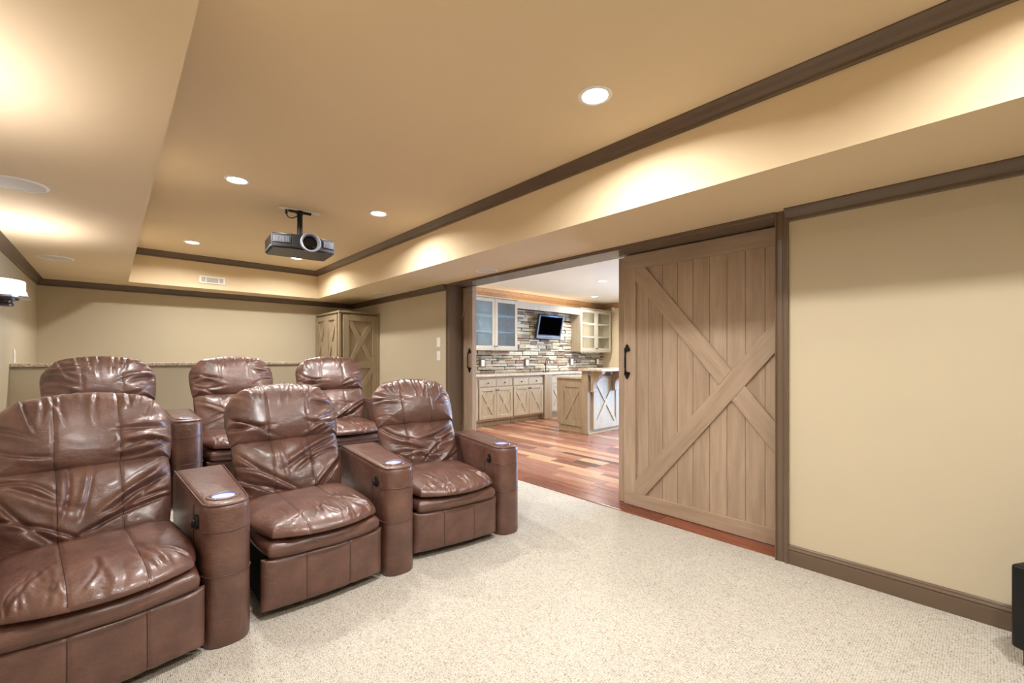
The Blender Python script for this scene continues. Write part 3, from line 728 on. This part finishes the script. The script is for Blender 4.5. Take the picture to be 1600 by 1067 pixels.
for k in range(6):
    zz = vz0 + .023 + k * .0095; MB().box(vx0 + .079, vx1 - .079, yv - .006, yv, zz, zz + .0045).build('slat', 'white', t)
for s in (0, 1):
    for k in range(4):
        xx = (vx0 + .029 + k * .0095) if s == 0 else (vx1 - .063 + k * .0095); MB().box(xx, xx + .0045, yv - .006, yv, vz0 + .019, vz1 - .019).build('slat', 'white', t)
# motion sensor in the kitchen
t = thing('motion_sensor', 'small white sensor high on the kitchen end wall', 'sensor', (8.98, 6.2, 2.37))
m = MB(); m.box(8.955, 8.999, 6.12, 6.19, 2.33, 2.43, .006, 2); m.build('body', 'white', t); MB().box(8.951, 8.956, 6.13, 6.18, 2.345, 2.38, .001).build('lens', 'grey', t)
# ------------------------------------------------------------------ projector
pj = thing('projector', 'dark grey projector hanging from the tray ceiling on a black pole', 'projector', (1.19, 4.0, 2.106), R(-5), local=True)
hw, yd0, yd1 = .245, -.19, .19
m = MB(); m.prism([(-hw, yd1 - .02), (-hw + .02, yd1), (hw - .02, yd1), (hw, yd1 - .02), (hw, -.150), (.10, -.19), (-.10, -.19), (-hw, -.150)], .0, .122, 'z')
bmesh.ops.bevel(m.bm, geom=list(m.bm.edges), offset=.012, segments=3, affect='EDGES'); m.build('case', 'proj', pj, True)
m = MB(); m.prism([(-hw - .003, .17), (-hw + .02, .17), (-hw + .02, -.14), (-hw - .003, -.13)], .012, .024, 'z'); m.prism([(hw + .003, .17), (hw - .02, .17), (hw - .02, -.14), (hw + .003, -.13)][::-1], .012, .024, 'z'); m.build('trim_band', 'silver', pj)
def grille(xa, xb, ya, yb):
    T_ = Matrix.Translation((xa, ya, .04)) @ Matrix.Rotation(math.atan2(yb - ya, xb - xa), 4, 'Z'); L = math.hypot(xb - xa, yb - ya)
    q = MB(T_); q.box(0, L, -.004, .006, 0, .06, .002); g_ = q.build('grille', 'charcoal', pj)
    q = MB(T_); q.box(.005, L - .005, -.0055, -.003, .005, .055); q.build('grille_recess', 'blackm', g_)
    n = 11
    q = MB(T_)
    for k in range(n): x_ = .008 + k * (L - .02) / n; q.box(x_, x_ + .0032, -.008, -.005, .005, .055)
    q.build('grille_bars', 'silver', g_)
grille(-.238, -.108, -.1515, -.1878); grille(.135, .238, -.1803, -.1515)
lx, lz = .035, .062
m = MB(); m.lathe([(.058, -.17), (.078, -.20), (.080, -.215), (.074, -.222), (.062, -.216), (.057, -.19)], (lx, 0, lz), 32, 'y', caps=False); m.build('lens_ring', 'silver', pj, True)
m = MB(); m.lathe([(.0005, -.196), (.03, -.200), (.057, -.193)], (lx, 0, lz), 32, 'y', caps=False); m.build('lens', 'lens', pj, True)
m = MB(); m.lathe([(.022, .12), (.022, .369)], (.0, .02, 0), 16); m.lathe([(.03, .352), (.03, .376)], (0, .02, 0), 16); m.box(-.08, .08, -.06, .10, 0.123, .134, .003)
m.tube([(-.07, -.05, .122), (0, .02, .145), (.07, .09, .122)], .012, 6); m.tube([(-.07, .09, .122), (0, .02, .145), (.07, -.05, .122)], .012, 6)
m.tube([(-.09, .02, .369), (.09, .02, .369)], .014, 8); m.build('mount_pole', 'black', pj)
m = MB(); m.box(-.165, .165, -.005, .045, .375, .3835, .001); m.build('ceiling_plate', 'white', pj)
m = MB(); m.tube([(-.10, .02, .369), (-.105, .02, .334), (-.09, .02, .309), (-.06, .02, .306), (-.03, .02, .324), (-.018, .02, .334)], .005, 6); m.box(-.114, -.096, .01, .03, .336, .372, .003); m.build('power_cord', 'blackm', pj, True)
for s in (-1, 1):
    m = MB(); m.lathe([(.012, .112), (.012, .122), (.008, .128)], (s * .21, -.10, 0), 10); m.build('foot', 'blackm', pj)
# ------------------------------------------------------------------ subwoofer
t = thing('subwoofer', 'black floor subwoofer at the edge of the frame by the baseboard', 'speaker', (2.62, -.062, 0), R(-28.5), local=True)
m = MB(); m.box(0, .33, -.35, 0, .077, .405, .012, 3); m.build('cabinet', 'black', t, True)
m = MB(); m.box(.01, .32, -.362, -.351, .09, .392, .004, 2); m.build('grille_cloth', 'blackm', t)
for px_ in (.05, .28):
    for py_ in (-.05, -.30): m = MB(); m.lathe([(.026, .0005), (.034, .012), (.034, .07), (.030, .078)], (px_, py_, 0), 14); m.build('foot', 'blackm', t, True)
m = MB(); m.box(.04, .29, -.31, -.04, .045, .062, .004); m.build('base_plate', 'charcoal', t)
# ------------------------------------------------------------------ recliners
def clampf(v, a, b_): return a if v < a else b_ if v > b_ else v
def pad(nu, nv, pos):
    """closed cushion: pos(s, t, r, side) with s, t in [-1, 1]; side +1 front, -1 rear"""
    vs = []; idx = {}
    def sp(k, n):
        u = -1 + 2 * k / n
        return math.sin(u * math.pi / 2) * .55 + u * .45
    for side in (1, -1):
        for i in range(nu + 1):
            for j in range(nv + 1):
                edge = i in (0, nu) or j in (0, nv)
                if side < 0 and edge: idx[side, i, j] = idx[1, i, j]; continue
                s, t = sp(i, nu), sp(j, nv); idx[side, i, j] = len(vs); vs.append(pos(s, t, max(abs(s), abs(t)), side))
    fs = []
    for i in range(nu):
        for j in range(nv):
            q = [idx[1, i, j], idx[1, i + 1, j], idx[1, i + 1, j + 1], idx[1, i, j + 1]]; fs.append(tuple(q))
            q = [idx[-1, i, j], idx[-1, i, j + 1], idx[-1, i + 1, j + 1], idx[-1, i + 1, j]]; fs.append(tuple(q))
    return vs, fs
def padseams(pos, us, t0, t1, parent, n=30, rad=.0021):
    for u in us:
        q = MB(); pts = []
        for k in range(n + 1):
            tt = t0 + (t1 - t0) * k / n; lo, hi = -.98, .98
            for _ in range(14):
                mid = (lo + hi) / 2
                if pos(mid, tt, max(abs(mid), abs(tt)), 1).x < u: lo = mid
                else: hi = mid
            pts.append(pos(lo, tt, max(abs(lo), abs(tt)), 1))
        q.tube(pts, rad, 5); q.build('seam', 'seamline', parent, True)
def padobj(name, nu, nv, pos, mat, parent):
    vs, fs = pad(nu, nv, pos); me = bpy.data.meshes.new(name); me.from_pydata([tuple(v) for v in vs], [], fs); me.validate()
    bm_ = bmesh.new(); bm_.from_mesh(me); bmesh.ops.recalc_face_normals(bm_, faces=bm_.faces); bm_.to_mesh(me); bm_.free()
    return mk(name, me, mat, parent, True, 80)
def squircle(s, t, cs, ct):
    return s * math.sqrt(max(0, 1 - cs * t * t * .5 * 1.0)), t * math.sqrt(max(0, 1 - ct * s * s * .5))
def nz(x, y, z, sc_): return noise.noise(Vector((x * sc_, y * sc_, z * sc_)))
def make_folds(rng, n, gen):
    return [gen(rng) for _ in range(n)]
def fold_h(folds, u, v):
    h = 0.0
    for (ax, ay, bx, by, wd, amp, cv) in folds:
        dx, dy = bx - ax, by - ay; L2 = dx * dx + dy * dy; q = ((u - ax) * dx + (v - ay) * dy) / L2
        if q < -.15 or q > 1.15: continue
        L = math.sqrt(L2); d = ((u - ax) * dy - (v - ay) * dx) / L + cv * math.sin(q * math.pi)
        if abs(d) > 3.2 * wd: continue
        env = max(0, min(1, (q + .15) / .4)) * max(0, min(1, (1.15 - q) / .4))
        e1 = d / wd
        h += amp * env * (math.exp(-(e1 - .7) ** 2) - 1.25 * math.exp(-((e1 + .45) * 1.7) ** 2))
    return h
def groove(x, c, wd, dp): return -dp * math.exp(-((x - c) / wd) ** 2)
def recliner(loc, rz, label, seed, arm_right=None, arm_left=None, hi=True, group='brown leather theatre recliners'):
    rng = random.Random(seed)
    t = thing('theater_recliner', label, 'recliner', loc, rz, group, local=True)
    NU, NV = (124, 100) if hi else (76, 60)
    so = seed * 7.3
    # --- frame and base
    m = MB(); m.box(-.27, .27, .12, .80, .012, .30, .01); m.box(-.24, .24, .05, .14, .03, .24, .005); m.build('base', 'darkbase', t)
    # --- footrest panel
    def fp(s, tt, r, side):
        x = .296 * s; z = .160 + .122 * tt
        c_ = (1 - r ** 8) ** .5 if r < 1 else 0
        y = .035 - (.035 * c_ + .020 * (1 - s * s)) if side > 0 else .035 + .02 * c_
        y += .012 * nz(x + so, z, 0, 5) * .35
        if side > 0: y -= groove(x, -.105, .006, .004) + groove(x, .105, .006, .004) + .003 * math.sin(s * 30 + 4 * nz(x, z, so, 6)) * max(0, -tt) ** 2 * .5
        return Vector((x, y, z))
    padseams(fp, (-.105, .105), -.93, .93, padobj('footrest_panel', 116, 30, fp, 'leather', t), 12)
    # --- front band under the seat
    def bd(s, tt, r, side):
        a, b_ = squircle(s, tt, .30 if tt < 0 else .1, .12 if tt < 0 else 0)
        x = .296 * a; y = .295 + .31 * b_ - (.030 * (1 - s * s) if tt < 0 else 0)
        c_ = (1 - r ** 9) ** .5 if r < 1 else 0
        z = .317 + .050 * c_ * side + .006 * nz(x, y, so, 7)
        return Vector((x, y, z))
    padobj('seat_base', 60, 34, bd, 'leather', t)
    # --- seat cushion
    def gs(r_):
        x0 = r_.uniform(-.26, .26); return (x0, r_.uniform(-.06, .02), x0 * r_.uniform(.5, .9) + r_.uniform(-.06, .06), r_.uniform(.10, .28), r_.uniform(.008, .014), r_.uniform(.002, .005), r_.uniform(-.02, .02))
    sf = make_folds(rng, 16, gs)
    def st(s, tt, r, side):
        a, b_ = squircle(s, tt, .62 if tt < 0 else .15, .28 if tt < 0 else 0)
        x = .305 * a; y = .325 + .345 * b_ - (.055 * (1 - s * s) if tt < 0 else 0) * (-tt)
        c_ = (1 - r ** 6) ** .5 if r < 1 else 0
        if side > 0:
            z = .382 + .056 * c_ + .014 * (1 - s * s) * (1 - tt * tt) + fold_h(sf, x, y) * min(1, c_ * 1.6) + .008 * nz(x, y, so + 2, 6) * c_
            z += groove(x, -.105, .0055, .0045) + groove(x, .105, .0055, .0045)
            pk = max(0, -tt - .45) / .55
            z += .0045 * pk * math.sin(x * 95 + 3 * nz(x, y, so, 14)) * (0.4 + nz(x, 0, so + 9, 9))
        else: z = .382 - .020 * c_
        return Vector((x, y, z))
    padseams(st, (-.105, .105), -.99, .7, padobj('seat_cushion', NU, NV, st, 'leather', t), 36)
    # --- back: frame along the recline
    V = Vector((0, .475, .880)); N = Vector((0, -.880, .475)); X = Vector((1, 0, 0))
    O1 = Vector((0, .545, .405)); O2 = Vector((0, .700, .712))
    def shell(s, tt, r, side):
        a, b_ = squircle(s, tt, .6 if tt > 0 else .2, .4 if tt > 0 else 0)
        c_ = (1 - r ** 6) ** .5 if r < 1 else 0
        return O1 + X * (.285 * a) + V * (.26 + .36 * b_ - .02) + N * (-.055 + (.03 * c_ if side > 0 else -.075 * c_))
    padobj('back_shell', 40, 40, shell, 'leather', t)
    def gl(r_):
        sg = r_.choice((-1, 1)); k = r_.random()
        if k < .62:
            v0 = r_.uniform(.10, .34); return (sg * .30, v0, sg * r_.uniform(-.05, .12), v0 - r_.uniform(.10, .26), r_.uniform(.013, .024), r_.uniform(.007, .015), r_.uniform(-.03, .03))
        if k < .8: x0 = r_.uniform(-.12, .12); return (x0, .33, x0 + r_.uniform(-.05, .05), r_.uniform(.10, .2), r_.uniform(.012, .022), r_.uniform(.006, .012), r_.uniform(-.03, .03))
        x0 = r_.uniform(-.2, .2); v0 = r_.uniform(.04, .2); return (x0 - .1, v0, x0 + .1, v0 + r_.uniform(-.08, .08), r_.uniform(.013, .024), r_.uniform(.004, .010), r_.uniform(-.03, .03))
    lf = make_folds(rng, 12, gl)
    def lum(s, tt, r, side):
        a, b_ = squircle(s, tt, .15, .0); b_ = tt
        hw_ = .282 + .026 * (tt + 1) / 2
        u = hw_ * a; v = .175 + .185 * b_
        c_ = (1 - r ** 3.2) ** .5 if r < 1 else 0
        if side > 0:
            h = .062 * c_ + (fold_h(lf, u, v) + .012 * nz(u, v, so, 5) + .005 * nz(u, v, so, 16)) * min(1, c_ * 1.5)
            h += groove(u, -.105, .0055, .005) + groove(u, .105, .0055, .005)
        else: h = -.05 * c_
        return O1 + X * u + V * v + N * h
    padseams(lum, (-.105, .105), -.9, .95, padobj('lumbar_cushion', NU, NV, lum, 'leather', t), 40)
    def gh(r_):
        k = r_.random()
        if k < .55: x0 = r_.uniform(-.27, .27); return (x0, .38, x0 * .85 + r_.uniform(-.03, .03), r_.uniform(.17, .27), r_.uniform(.007, .013), r_.uniform(.004, .009), r_.uniform(-.015, .015))
        sg = r_.choice((-1, 1)); v0 = r_.uniform(.05, .28); return (sg * .32, v0, sg * r_.uniform(.05, .18), v0 - r_.uniform(-.02, .12), r_.uniform(.013, .022), r_.uniform(.005, .012), r_.uniform(-.03, .03))
    hf = make_folds(rng, 17, gh)
    def head(s, tt, r, side):
        a, b_ = squircle(s, tt, .97 if tt > 0 else .22, .80 if tt > 0 else 0)
        u = .320 * a; v = .178 + (.198 if b_ > 0 else .190) * b_
        c_ = (1 - r ** 2.7) ** .5 if r < 1 else 0
        if side > 0:
            h = .092 * c_ + (fold_h(hf, u, v) + .012 * nz(u, v, so + 4, 5)) * min(1, c_ * 1.6)
            h += groove(u, -.110, .0055, .006) + groove(u, .110, .0055, .006)
            rim = max(0, r - .62) / .38
            h += .006 * rim * math.sin(math.atan2(v - .12, u) * 34 + 3 * nz(u, v, so, 10)) * (.5 + nz(u, v, so + 3, 7)) * (1 if tt > -.5 else 0)
        else: h = -.075 * c_ + .008 * nz(u, v, so, 6) * c_
        return O2 + X * u + V * v + N * (h - .005)
    padseams(head, (-.11, .11), -.95, .99, padobj('headrest_cushion', NU, NV, head, 'leather', t), 40)
    for spec in (arm_right, arm_left):
        if spec: armrest(t, spec, seed)
    return t
def armrest(t, spec, seed):
    """spec: x of front centre, y of front, x of rear centre, y of rear, front half width, rear half width (recliner frame)"""
    xf, yf, xr, yr, wf, wr = spec; H = .602
    n = 10; ol = []
    ax = Vector((xr - xf, yr - yf)); L = ax.length; ax.normalize(); sd = Vector((ax.y, -ax.x))          # sd points to +x side
    F = Vector((xf, yf)); B = Vector((xr, yr))
    rr = wf * .98
    for k in range(n + 1):                                          # rounded front, from -side to +side
        a = math.pi * (1 - k / n); cx_, sy_ = math.cos(a), math.sin(a)
        e = .78
        px_ = math.copysign(abs(cx_) ** e, cx_) * wf; py_ = .10 * (1 - abs(sy_) ** e)
        p = F + sd * px_ + ax * py_; ol.append(p)
    ol += [B + sd * wr, B - sd * wr]
    N_ = len(ol); cen = sum(ol, Vector((0, 0))) / N_
    prof = [(-.004, .0), (0, .012), (0, H - .035), (-.003, H - .018), (-.012, H - .005), (-.024, H)]
    def inset(i, d):
        p0, p1, p2 = ol[i - 1], ol[i], ol[(i + 1) % N_]
        e1 = (p1 - p0).normalized(); e2 = (p2 - p1).normalized(); n1 = Vector((e1.y, -e1.x)); n2 = Vector((e2.y, -e2.x))
        m_ = (n1 + n2); m_ = m_ / max(.5, (1 + n1.dot(n2)))
        if (p1 - cen).dot(m_) < 0: m_ = -m_
        return p1 + m_ * d
    b_ = MB(); vs = []; fs = []
    for d, z in prof:
        for i in range(N_):
            p = inset(i, d); tt = clampf((p - F).dot(ax) / L, 0, 1); vs.append((p.x, p.y, z + (.016 * tt if z > .3 else 0)))
    K = len(prof)
    for j in range(K - 1):
        for i in range(N_): fs.append((j * N_ + i, j * N_ + (i + 1) % N_, (j + 1) * N_ + (i + 1) % N_, (j + 1) * N_ + i))
    fs += [tuple(range(N_))[::-1], tuple(range((K - 1) * N_, K * N_))]
    b_.add(vs, fs)
    o = b_.build('armrest', 'leather', t, True, 50)
    cup = F + ax * .125
    cut = MB().lathe([(.046, H - .06), (.046, H + .05)], (cup.x, cup.y, 0), 32).build('cutter', 'steel', None)
    cut.parent = t
    md = o.modifiers.new('hole', 'BOOLEAN'); md.object = cut; md.operation = 'DIFFERENCE'; md.solver = 'EXACT'
    dg = bpy.context.evaluated_depsgraph_get(); me = bpy.data.meshes.new_from_object(o.evaluated_get(dg)); o.modifiers.clear(); o.data = me
    cm = cut.data; bpy.data.objects.remove(cut); bpy.data.meshes.remove(cm)
    # seams
    q = MB()
    def ring(z, i0, i1, extra):
        pts = [Vector((*inset(i, .0012), z)) for i in range(i0, i1 + 1)]
        a0 = Vector((*(F - sd * (wf + .0012 + (wr - wf) * extra / L) + ax * extra), z)); a1 = Vector((*(F + sd * (wf + .0012 + (wr - wf) * extra / L) + ax * extra), z)); return [a0] + pts + [a1]
    q.tube(ring(.487, 0, n, .20), .0026, 6); q.tube(ring(.300, 0, n, .20), .0026, 6)
    top = [Vector((*inset(i, -.006), H - .006 + .016 * clampf((inset(i, 0) - F).dot(ax) / L, 0, 1))) for i in range(N_)]
    q.tube([top[-1]] + top[:n + 2], .003, 6)
    for s in (-1, 1):
        wloc = wf + (wr - wf) * .20 / L; p = F + sd * s * (wloc + .001) + ax * .20; q.tube([(p.x, p.y, .02), (p.x, p.y, H - .03)], .0022, 6)
    q.build('piping', 'seam', o, True)
    c = thing_part_cup(o, cup, H + .016 * .125 / L)
    # lever on the -x side
    if seed < 10:
        wloc = wf + (wr - wf) * .13 / L; p = F - sd * wloc + ax * .13
        T_ = Matrix.Translation((p.x, p.y, .512)) @ Matrix.Rotation(math.atan2(ax.x, ax.y) * -1 - math.pi / 2, 4, 'Z') @ Matrix.Diagonal((.82, 1, 1.35, 1))
        q = MB(T_); q.lathe([(.024, .001), (.024, -.005), (.020, -.009), (.013, -.010)], (0, 0, 0), 20, 'y'); q.lathe([(.013, -.008), (.013, -.016), (.009, -.021)], (0, 0, -.003), 16, 'y'); q.build('recline_switch', 'black', o, True)
def thing_part_cup(o, cup, z):
    m = MB(); m.lathe([(.066, -.001), (.064, .004), (.058, .006), (.052, .005), (.0465, .001)], (cup.x, cup.y, z), 40, caps=False); c = m.build('cup_holder', 'leather', o, True)
    m = MB(); m.lathe([(.047, .003), (.045, .004), (.0445, .0), (.042, -.03), (.041, -.052), (.0005, -.053)], (cup.x, cup.y, z), 40, caps=False); c2 = m.build('cup_liner', 'steel', o, True)
    m = MB(); m.lathe([(.0440, -.0005), (.0005, -.0005)], (cup.x, cup.y, z), 32, caps=False); m.build('cup_light', 'cup', o)
    return c
def to_local(loc, rz, x, y):
    d = Vector((x - loc[0], y - loc[1])); c_, s_ = math.cos(-rz), math.sin(-rz); return (d.x * c_ - d.y * s_, d.x * s_ + d.y * c_)
def arm_world(loc, rz, f, r_, wf, wr):
    a = to_local(loc, rz, *f); b_ = to_local(loc, rz, *r_); return (a[0], a[1], b_[0], b_[1], wf, wr)
chairs = [
    ((-.012, 2.118, 0), R(6), 'front row recliner nearest the camera, cut off by the frame edge', 1),
    ((.797, 2.235, 0), R(0), 'front row recliner in the middle of its row', 2),
    ((1.615, 2.262, 0), R(-8.3), 'front row recliner closest to the barn door', 3)]
arms = [((.363, 2.165), (.350, 2.93), .092, .115), ((1.193, 2.215), (1.265, 2.98), .094, .118), ((2.022, 2.215), (2.125, 2.93), .094, .098)]
for (loc, rz, lab, sd_), (f, r_, wf, wr) in zip(chairs, arms):
    al = (-.42, -.0, -.40, .72, .095, .11) if sd_ == 1 else None
    recliner(loc, rz, lab, sd_, arm_world(loc, rz, f, r_, wf, wr), al)
rear = [((.005, 3.735, .18), R(5), 'rear row recliner closest to the sconce wall', 11), ((.79, 3.78, .18), R(0), 'rear row recliner in the middle of its row', 12), ((1.535, 3.75, .18), R(-7), 'rear row recliner in front of the tall corner cabinet', 13)]
rarms = [((.385, 3.72), (.380, 4.48), .090, .092), ((1.135, 3.74), (1.19, 4.48), .090, .092), ((1.93, 3.70), (2.02, 4.42), .094, .10)]
for (loc, rz, lab, sd_), (f, r_, wf, wr) in zip(rear, rarms):
    al = (-.41, -.0, -.40, .72, .095, .11) if sd_ == 11 else None
    recliner(loc, rz, lab, sd_, arm_world(loc, rz, f, r_, wf, wr), al, hi=False)
